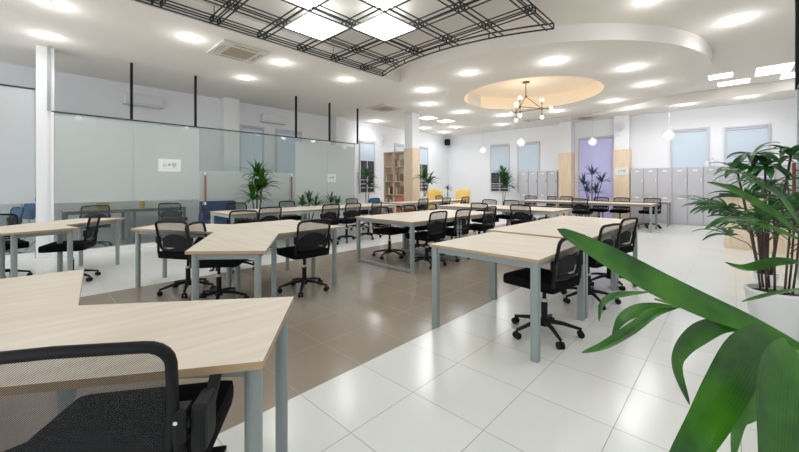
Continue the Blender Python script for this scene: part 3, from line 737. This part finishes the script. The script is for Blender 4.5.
# ------------------------------------------------------------------ office chair
def make_chair(arms=False,LT=.725,back=BLK,net=NET,seatm=FAB):
    t=thing('office_chair','x','chair')
    # seat, faces +y
    mb=MB(); mb.box((0,.03,.472),(.48,.47,.09),bev=.036)
    o=mb.build('seat',seatm,t); shade_auto(o,60)
    MB().box((0,0,.425),(.20,.24,.03),bev=.006).cyl((.08,0,.42),(.23,.02,.41),.008,n=6).box((.24,.02,.41),(.05,.03,.012)).build('tilt_mechanism',BLK,t)
    MB().cyl((0,0,.26),(0,0,.42),.016).cyl((0,0,.12),(0,0,.29),.027).build('gas_lift',BLK,t)
    MB().cyl((0,0,.285),(0,0,.31),.030).build('lift_collar',STEELL,t)
    b=MB(); b.cyl((0,0,.075),(0,0,.13),.04)
    for k in range(5):
        a=2*PI*k/5+.3; d=Vector((math.cos(a),math.sin(a),0))
        b.tube([d*.02+Vector((0,0,.118)),d*.15+Vector((0,0,.105)),d*.29+Vector((0,0,.072))],[.026,.021,.015],n=6,flat=.8)
    b.build('star_base',BLK,t)
    for k in range(5):
        a=2*PI*k/5+.3; d=Vector((math.cos(a),math.sin(a),0)); q=Vector((-d.y,d.x,0))
        c=d*.29+Vector((0,0,.028))
        MB().cyl(c+q*.026,c+q*.006,.028,n=12).cyl(c-q*.006,c-q*.026,.028,n=12).cyl(c+Vector((0,0,.01)),c+Vector((0,0,.055)),.009,n=6).build('caster',BLK,t)
    # backrest frame
    def yb(z,x=0): # back leans: z .53 -> -.20 ; z .88 -> -.27 ; slightly wrapped
        return -.195-.07*((z-.5)/.38)**1.2 + .25*x*x
    pts=[]
    zt,zb,wt,wb=.875,.535,.215,.195
    def corner(cx_,cz,r,a0,a1,n=5): 
        for i in range(n+1):
            a=a0+(a1-a0)*i/n; x=cx_+r*math.cos(a); z=cz+r*math.sin(a); pts.append((x,yb(z,x),z))
    r=.05
    corner(wt-r,zt-r,r,0,PI/2); 
    pts.append((0,yb(zt+.008,0),zt+.008))
    corner(-wt+r,zt-r,r,PI/2,PI)
    pts.append((-(wt+wb)/2-.005,yb(.70,.2),.70))
    corner(-wb+r,zb+r,r,PI,1.5*PI); pts.append((0,yb(zb),zb-.005)); corner(wb-r,zb+r,r,1.5*PI,2*PI)
    pts.append(((wt+wb)/2+.005,yb(.70,.2),.70))
    bf=MB().tube(pts,.0135,n=8,closed=True,flat=1.1)
    bf.build('back_frame',back,t,smooth=True)
    def fn(u,v):
        z=zb+(zt-zb)*v; w=(wb+(wt-wb)*v)-.012; x=-w+2*w*u; 
        zz=z
        return Vector((x,yb(zz,x)+.004,zz))
    MB().grid(fn,8,8).build('back_mesh',net,t,smooth=True)
    # lumbar support: curved solid band on the lower half
    def fl(u,v):
        x=-.185+.37*u; top=LT-.06*(abs(x)/.185)**2; bot=.56
        z=bot+(top-bot)*v; return Vector((x,yb(z,x)+.022,z))
    MB().grid(fl,8,3).build('lumbar_support',FAB,t,smooth=True)
    # side supports from back to under the seat
    s=MB()
    for sx in (-1,1):
        s.tube([(sx*.212,yb(.68,.2)-.002,.68),(sx*.222,yb(.58,.2)-.01,.58),(sx*.225,-.20,.50),(sx*.21,-.16,.44),(sx*.15,-.08,.425),(sx*.06,-.03,.425)],[.012,.014,.014,.014,.013,.012],n=7)
    s.build('back_support',back,t,smooth=True)
    for sx in (-1,1):
        MB().box((sx*.226,yb(.66,.2)+.005,.655),(.03,.045,.085),bev=.008).cyl((sx*.235,yb(.66,.2),.655),(sx*.246,yb(.66,.2),.655),.013).build('arm_bracket',back,t)
    if arms:
        for sx in (-1,1):
            a=MB(); a.box((sx*.262,-.17,.635),(.035,.09,.12),bev=.012)
            a.build('armrest',back,t)
            MB().box((sx*.262,-.10,.672),(.026,.11,.032),bev=.008,rx=R(38)).build('arm_bar',back,t)
        MB().cyl((.22,yb(.66,.2)-.024,.67),(.22,yb(.66,.2)-.016,.67),.005).build('screw',CHROME,t)
    return t
chair0=make_chair(); cu=[False]
def chair(x,y,face,label,spin=0,s=1.0,group=None):
    o=place(chair0,cu[0],(x,y,0),R(face-90),label,'chair',group,scale=s); cu[0]=True
    return o
fg=make_chair(arms=True,LT=.66)
fg.location=W(-.865,1.09); fg.rotation_euler=(0,0,R(145-90)); fg.scale=(1.12,1.04,1.04); tag(fg,'black mesh office chair in the left foreground, back to the camera','chair')
BK='black mesh office chair '
chair(-3.87,2.37,178,BK+'at the right side of the centre left desks, back to camera')
chair(-4.86,1.36,122,BK+'left of the wing pointing to the camera')
chair(-4.16,1.47,50,BK+'tucked under the wing pointing to the camera')
chair(-6.55,.42,250,BK+'seen side on at the left desks')
chair(-7.30,-.26,12,BK+'at the left frame edge behind the desk')
chair(-5.55,2.25,-40,BK+'behind the centre left cluster, facing the camera side')
chair(-6.52,3.13,180,BK+'first on the near side of the long glass side desk')
for y,w in ((4.45,'second'),(5.05,'third'),(5.72,'fourth')):
    chair(-6.45,y,180 if w!='fourth' else 195,BK+w+' on the near side of the glass side desk')
for y,w in ((3.3,'first'),(4.55,'second'),(6.65,'third')):
    chair(-8.0,y,0,BK+w+' between the long desk and the glass partition')
for y,w in ((4.45,'first'),(5.15,'second'),(6.08,'third')):
    chair(-3.60,y,180,BK+w+' along the right side of the middle row desks')
for y,w in ((4.52,'first'),(5.3,'second'),(6.0,'third')):
    chair(-4.52,y,0,BK+w+' along the left side of the middle row desks')
chair(-1.20,3.12,172,BK+'tucked under the nearest right desk')
chair(-1.18,4.34,168,BK+'tucked at the second right desk, back behind the large leaf')
chair(-1.18,5.26,168,BK+'at the right row, farther of the two above the large leaf')
for u,w in ((479,'left'),(520,'right')):
    x=on_y(u,7.1); chair(x,7.35,90,BK+'at the near side of the far middle desks, '+w+' one')
for u,w in ((511,'right'),(489,'left')):
    x=on_y(u,8.8); chair(x,8.58,270,BK+'at the far side of the far middle desks, '+w+' one')
for u,w in ((423,'nearest the bookshelf'),(446,'second from the bookshelf'),(465,'third from the bookshelf')):
    y=on_x(u,-6.65); chair(-6.87,y,180,BK+'at the narrow desk '+w)
for u,w in ((439,'with its back to the yellow armchairs'),):
    y=on_x(u,-8.0); chair(-7.75,y,0,BK+'facing the narrow desk '+w)
for i,(u,w) in enumerate(((530.5,'first from the left'),(548.5,'second from the left'),(566,'before the left wood clad pillar'),(601,'before the lavender blind'),(621.5,'before the right wood clad pillar'))):
    x=on_y(u,13.0); chair(x,12.78,270 if i!=1 else 240,BK+'at the far row, '+w)
chair(on_y(651,13.15),12.98,265,BK+'standing alone before the right lockers')
chair(on_y(580,11.3),11.5,90,BK+'on the near side of the far desk row')
chair(-9.55,.95,180,BK+'behind the frosted glass, nearest the white pillar')
chair(-9.5,2.35,150,BK+'behind the frosted glass below the paper notice')
rc=make_chair(back=RED,net=RED,seatm=ORG)
place(rc,False,(-7.78,on_x(400,-8.0),0),R(-90),'red backed office chair before the bookshelf','chair')
bc=make_chair(net=BLUE2)
place(bc,False,(-9.45,-.35,0),R(200),'blue backed office chair behind the glass at the left frame edge','chair')
bc2=copy_tree(bc); bc2.location=(-8.2,7.3,0); bc2.rotation_euler=(0,0,R(90)); tag(bc2,'blue backed office chair near the far end of the glass partition','chair')
# ------------------------------------------------------------------ lounge chairs
def lounge(x,y,face,m,label,h=1.12,w=.7,name='armchair'):
    t=thing(name,label,'armchair',(x,y,0),R(face-90))
    o=MB().box((0,.05,.33),(w-.16,.6,.22),bev=.06).build('seat',m,t); shade_auto(o,60)
    def fb(u,v):
        a=(u-.5)*2; z=.2+(h-.2)*v*(1-.12*a*a); return Vector((a*w/2,-.28-.10*v+.16*a*a,z))
    o=MB().grid(fb,10,8).build('backrest',m,t,smooth=True)
    so=o.modifiers.new('thick','SOLIDIFY'); so.thickness=.07
    for s in (-1,1):
        o=MB().box((s*(w/2-.05),0,.42),(.09,.55,.36),bev=.04).build('armrest',m,t); shade_auto(o,60)
        for q in (-.2,.25): MB().cyl((s*(w/2-.1),q,0),(s*(w/2-.1),q,.24),.018,.024).build('leg',LWOOD,t)
    return t
lounge(on_y(434,12.0),12.0,-60,YEL,'yellow high backed armchair beyond the bookshelf, left one')
lounge(on_y(461,13.3),13.3,-80,YEL,'yellow high backed armchair near the far corner, right one')
lounge(-9.55,3.35,-20,BLUE,'dark blue lounge chair behind the near glass door',h=.95,w=.85)
lounge(on_x(376,-8.2)*0-9.0,8.35,-45,mat('white_fabric',(.78,.79,.8),.9),'white armchair left of the bookshelf',h=.75,w=.6)
k=thing('pouf','orange round pouf beneath the narrow desk','pouf',(-8.5,8.25,0))
o=MB().lathe([(.2,0),(.25,.05),(.26,.25),(.22,.36),(.05,.38)]).build('cushion',ORG,k,smooth=True)
MB().cyl((0,0,-.0),(0,0,.03),.19).build('base',BLK,k)
k=thing('folding_chair','blue folding chair leaning by the white pillar behind the glass','chair',(-9.75,.05,0),R(30))
MB().box((0,0,.85),(.38,.03,.42),bev=.01,rx=R(-18)).build('backrest',BLUE2,k)
MB().box((0,.12,.45),(.38,.34,.03),bev=.008).build('seat',BLUE2,k)
for s in (-1,1): MB().cyl((s*.19,.3,0),(s*.19,-.06,1.0),.012).build('leg',STEELL,k); MB().cyl((s*.17,-.25,0),(s*.17,.22,.5),.012).build('leg',STEELL,k)
# desk clutter
def box_thing(name,label,cat,x,y,z,d,m,rz=0):
    t=thing(name,label,cat,(x,y,z),rz)
    MB().bb(-d[0]/2,d[0]/2,-d[1]/2,d[1]/2,0,d[2],bev=.006).build('body',m,t)
    MB().bb(-d[0]/2-.004,d[0]/2+.004,-d[1]/2-.004,d[1]/2+.004,d[2]-.03,d[2]).build('lid',m,t)
    return t
box_thing('storage_box','yellow box on the desk behind the frosted glass','box',-10.1,1.15,TZ,(.26,.2,.14),mat('yellow_card',(.8,.62,.15),.6))
k=thing('bottle','yellow bottle on the desk behind the frosted glass','bottle',(-10.0,1.85,TZ))
MB().lathe([(.045,0),(.05,.02),(.05,.2),(.02,.26),(.018,.3)]).build('body',mat('yellow_card',(1,1,1)),k,smooth=True); MB().cyl((0,0,.3),(0,0,.33),.022).build('cap',WHT,k)
# ------------------------------------------------------------------ plants
def rosette(mb,c,n,l,w,elev=(10,80),droop=.5,rr=None,seg=4):
    rr=rr or random
    c=Vector(c)
    for i in range(n):
        a=2*PI*i/n*2.399+rr.random()*.6; e=R(elev[0]+(elev[1]-elev[0])*rr.random()); L=l*(.75+.4*rr.random())
        d=Vector((math.cos(a)*math.cos(e),math.sin(a)*math.cos(e),math.sin(e))); p=c.copy(); pts=[p.copy()]
        for q in range(seg):
            p=p+d*L/seg; pts.append(p.copy()); d=(d+Vector((0,0,-droop*(.5+.5*q/seg)))).normalized() if q<seg-1 else d
        side=Vector((-math.sin(a),math.cos(a),0)); nr=side.cross(d)
        if nr.z<0: nr=-nr
        mb.leaf(pts,w*(.8+.4*rr.random()),nrm=(d.cross(side)*-1 if False else Vector((-math.cos(a)*.5,-math.sin(a)*.5,1))))
def pot(t,r,h,m=POT,z=0):
    MB().lathe([(r*.68,0),(r*.72,.01),(r*.97,h*.93),(r,h*.95),(r,h),(r*.9,h),(r*.88,h*.9),(.01,h*.9)],n=28).build('pot',m,t,smooth=False)
    shade_auto(t.children[-1],35) if t.children else None
    MB().cyl((0,0,h*.86),(0,0,h*.905),r*.87,n=24).build('soil',SOIL,t)
def dracaena(x,y,label,h=1.6,z=0,potr=.17,poth=.3,heads=((0,0,1),),n=22,l=.42,w=.05,m=LEAFD,name='potted_dracaena',seed=1,droop=.45,elev=(5,85)):
    rr=random.Random(seed)
    t=thing(name,label,'plant',(x,y,z)); pot(t,potr,poth)
    st=MB(); fo=MB()
    for hx,hy,f in heads:
        top=Vector((hx,hy,h*f-.25*l)); st.tube([(hx*.2,hy*.2,poth*.8),(hx*.6,hy*.6,(poth+top.z)/2),top],[.018,.015,.012],n=7)
        rosette(fo,top,n,l,w,elev,droop,rr)
    st.build('stem',STEM,t,smooth=True); fo.build('foliage',m,t,smooth='leaf')
    return t
def fan_leaf(mb,st,base,tip,n,l,w,rr):
    """rhapis fan: petiole from base to tip and n blades"""
    base,tip=Vector(base),Vector(tip); d=(tip-base).normalized()
    mid=(base+tip)/2+Vector((0,0,.05)); st.tube([base,mid,tip],.004,n=5)
    side=d.cross(Vector((0,0,1))).normalized(); up=side.cross(d).normalized()
    for i in range(n):
        a=R(-75+150*i/(n-1)) if n>1 else 0
        dd=(d*math.cos(a)+side*math.sin(a)+up*.15*rr.random()).normalized(); L=l*(1-.25*abs(a)/1.3)*(.85+.3*rr.random())
        pts=[tip]; p=tip.copy()
        for q in range(4):
            p=p+dd*L/4; pts.append(p.copy()); dd=(dd+Vector((0,0,-.22-.08*q))).normalized()
        mb.leaf(pts,w*(.8+.4*rr.random()),nrm=up+Vector((0,0,.3)))
# big rhapis palm right
t=thing('potted_palm','tall leafy palm in a white pot on the right tiled floor','plant',(.27,4.40,0))
pot(t,.20,.41)
rr=random.Random(11); st=MB(); fo=MB()
for i in range(9):
    a=2*PI*i/9+rr.random(); r=.04+.08*rr.random(); x,y=r*math.cos(a),r*math.sin(a); h=.80+.45*rr.random()
    lx,ly=x*1.6,y*1.6
    st.tube([(x,y,.40),(x*1.2,y*1.2,.6),(lx,ly,h)],[.0085,.008,.007],n=7)
    for j in range(4):
        b=a+j*2.2+rr.random()*.7; zz=h-.22*rr.random()
        R_=.20+.12*rr.random(); tipv=(lx+R_*math.cos(b),ly+R_*math.sin(b),zz+.10+.12*rr.random())
        fan_leaf(fo,st,(lx,ly,zz),tipv,6,.34,.038,rr)
st.build('stem',STEM,t,smooth=True); fo.build('foliage',LEAFD,t,smooth='leaf')
# taller rosette plant behind it
dracaena(.3,6.35,'dark glossy rubber-like plant behind the tall palm',h=1.62,heads=((0,0,1),(.22,.08,1.08),(-.25,-.1,.95),(.05,.2,.85),(-.1,.12,1.1)),n=15,l=.36,w=.095,potr=.12,poth=.2,name='potted_rubber_plant',seed=5,droop=.6,elev=(-15,55))
dracaena(-8.12,on_x(257,-8.12),'green dracaena standing against the glass doors',h=1.60,heads=((0,0,1),(.1,.08,.86),(-.1,.05,.78),(.0,-.1,.66)),m=LEAF,n=34,l=.46,w=.07,potr=.16,poth=.3,seed=2)
dracaena(-8.25,5.2,'low leafy plant by the glass partition, nearer one',h=.9,n=24,l=.36,w=.05,heads=((0,0,1),(.1,.15,.9),(-.05,-.18,.92)),name='potted_plant',seed=3,m=LEAFD)
dracaena(-8.25,5.9,'low leafy plant by the glass partition, farther one',h=.88,n=22,l=.34,w=.05,heads=((0,0,1),(.05,.2,.88)),name='potted_plant',seed=4,m=LEAFD)
dracaena(on_y(503,14.2),14.2,'bushy green palm before the far dark window',h=1.7,n=60,l=.6,w=.07,heads=((0,0,1),(.1,.1,.8)),potr=.22,poth=.4,seed=6,name='potted_palm')
dracaena(on_y(592,13.9),13.9,'sparse blue grey tree before the lavender blind',h=1.75,n=18,l=.42,w=.07,heads=((0,0,1),(.3,.05,.85),(-.3,.1,.8),(.15,-.1,.62),(-.15,0,.65)),m=LEAFB,potr=.22,poth=.4,seed=8,name='potted_tree',droop=.3)
dracaena(-10.2,on_x(366,-10.2),'green plant beneath the dark window left of the bookshelf',h=1.75,n=26,l=.5,w=.07,heads=((0,0,1),(.1,.1,.75)),seed=9,name='potted_plant')
dracaena(-7.35,8.95,'broad leaved plant standing on the narrow desk before the wood pillar',h=.85,n=14,l=.42,w=.13,heads=((0,0,1),(.1,.1,.8)),z=TZ,potr=.1,poth=.16,seed=10,name='potted_monstera',droop=.3)
dracaena(-7.3,10.2,'small plant in a pot on the narrow desk before the yellow armchairs',h=.42,n=12,l=.22,w=.06,z=TZ,potr=.07,poth=.12,seed=12,name='potted_plant')
# ------------------------------------------------------------------ foreground palm
t=thing('foreground_palm','large green palm fronds reaching in from the right foreground','plant',tuple(P(905,430,.95).xy)+(0,))
base=t.location.copy()
def LP(*pp): return [P(*p)-base for p in pp]
cam_n=Vector((sn,-cs,0))   # toward the camera
def blade(pts,w,nrm,prof=None,fold=.25,name='leaf'):
    return MB().leaf(LP(*pts),w,nrm=nrm,fold=fold,prof=prof).build(name,LEAF,t,smooth='leaf')
def pf(peak=.45,end=.0,s0=.02,e1=.9):
    def f(a):
        if a<peak: x=a/peak; return s0+(1-s0)*math.sin(x*PI/2)**e1
        x=(a-peak)/(1-peak); return end+(1-end)*math.cos(x*PI/2)**.8
    return f
up=Vector((0,0,1))
# arching frond leaflets
blade([(557,229,1.02),(602,254,.98),(650,281,.93),(700,305,.88),(750,325,.84),(806,350,.80)],.074,cam_n+up*.5,pf(.38,.10,.03,.62))
blade([(678,308,.90),(655,314,.92),(630,331,.95),(604,346,.98),(581,353,1.0)],.034,cam_n*.5+up,pf(.5))
blade([(682,308,.90),(660,308,.95),(637,311,.98),(621,320,1.0),(612,337,1.02)],.034,cam_n+up,pf(.45))
blade([(650,292,1.02),(628,294,1.05),(611,297,1.07),(601,306,1.08),(599,322,1.08)],.020,cam_n+up,pf(.45))
blade([(745,329,.86),(718,326,.87),(695,334,.88),(679,350,.89),(676,370,.89),(690,406,.88)],.060,cam_n+up*.4+Vector((cs,sn,0))*.4,pf(.5))
blade([(766,332,.74),(742,355,.71),(722,390,.68),(703,425,.66),(676,470,.64)],.088,cam_n+up*.3,pf(.30,.55,.35),fold=.18)
blade([(789,344,.66),(780,365,.64),(776,400,.62),(775,440,.60),(772,490,.58)],.088,cam_n+up*.2,pf(.4,.5,.3),fold=.18)
blade([(800,352,.9),(775,362,.92),(755,378,.94),(742,400,.95)],.050,cam_n+up*.5,pf(.4,.1))
blade([(768,372,.86),(752,396,.86),(738,420,.86),(733,455,.86)],.042,cam_n+up*.3,pf(.4,.2))
blade([(800,388,.9),(775,402,.9),(757,412,.9),(743,425,.9)],.034,cam_n+up*.6,pf(.4))
blade([(812,288,1.0),(785,292,1.03),(762,297,1.06),(741,302,1.08)],.026,up+cam_n*.2,pf(.5))
MB().tube(LP((655,299,.92),(700,312,.90),(750,331,.86),(806,356,.83),(870,400,.9)),[.003,.004,.006,.009,.012],n=8).build('frond_stem',GSTEM,t,smooth=True)
MB().tube(LP((650,293,1.02),(690,300,1.0),(760,330,.9),(815,365,.9)),[.002,.003,.005,.008],n=6).build('frond_stem',GSTEM,t,smooth=True)
MB().tube([P(905,430,.95)-base+Vector((0,0,-.0)),P(870,395,.9)-base,P(806,356,.83)-base],[.016,.013,.009],n=8).build('frond_stem',GSTEM,t,smooth=True)
zz=(P(905,430,.95)-base).z
MB().tube([(0,0,.36),(.01,.0,.5),(0,0,zz)],[.025,.02,.016],n=8).build('trunk',STEM,t,smooth=True)
pot(t,.2,.42)
# upper fronds at right middle distance (belong to the tall palm): long sweeping blades
tp=[o for o in bpy.data.objects if o.name=='potted_palm'][0]
def lb(pts,w,nrm=up): 
    b0=tp.location
    return MB().leaf([P(*p)-b0 for p in pts],w,nrm=nrm,fold=.2).build('leaf',LEAF,tp,smooth='leaf')
lb([(800,235,2.4),(775,215,2.45),(750,200,2.5),(728,188,2.55),(706,182,2.6)],.10,cam_n+up)
lb([(800,240,2.3),(770,228,2.4),(745,220,2.5),(722,220,2.6),(704,230,2.65)],.09,up+cam_n*.6)
lb([(800,225,2.2),(782,200,2.2),(768,188,2.2),(750,180,2.25)],.09,cam_n+up)
lb([(800,262,2.4),(775,262,2.45),(745,268,2.5),(724,262,2.55)],.07,up+cam_n)
# ------------------------------------------------------------------ light, world, camera
w=bpy.data.worlds.new('World'); scn.world=w; w.use_nodes=True
bg=w.node_tree.nodes['Background']; bg.inputs[0].default_value=(.95,.97,1,1); bg.inputs[1].default_value=1.4
def area(loc,size,e,colr,rot_=(0,0,0)):
    l=bpy.data.lights.new('room_light','AREA'); l.shape='RECTANGLE'; l.size,l.size_y=size; l.energy=e; l.color=colr
    o=bpy.data.objects.new('room_light',l); o.location=loc; o.rotation_euler=rot_; col.objects.link(o); return o
pl=bpy.data.lights.new('chandelier_glow','POINT'); pl.energy=12; pl.color=(1,.85,.68); pl.shadow_soft_size=.4
o=bpy.data.objects.new('chandelier_glow',pl); o.location=(-4.16,9.5,3.6); col.objects.link(o)
cd=bpy.data.cameras.new('camera'); cam=bpy.data.objects.new('camera',cd); col.objects.link(cam)
cam.location=(0,0,HC); cam.rotation_euler=(PI/2,0,YAW)
cd.sensor_fit='HORIZONTAL'; cd.sensor_width=36; cd.lens=F/799*36
cd.shift_y=-(226-HZ)/799; cd.shift_x=0
cd.clip_start=.05; cd.clip_end=100
scn.camera=cam
scn.view_settings.view_transform='Standard'; scn.view_settings.look='None'; scn.view_settings.exposure=.32; scn.view_settings.gamma=1
scn.cycles.use_denoising=True
scn.cycles.max_bounces=8; scn.cycles.transparent_max_bounces=16; scn.cycles.diffuse_bounces=4
scn.cycles.sample_clamp_indirect=6
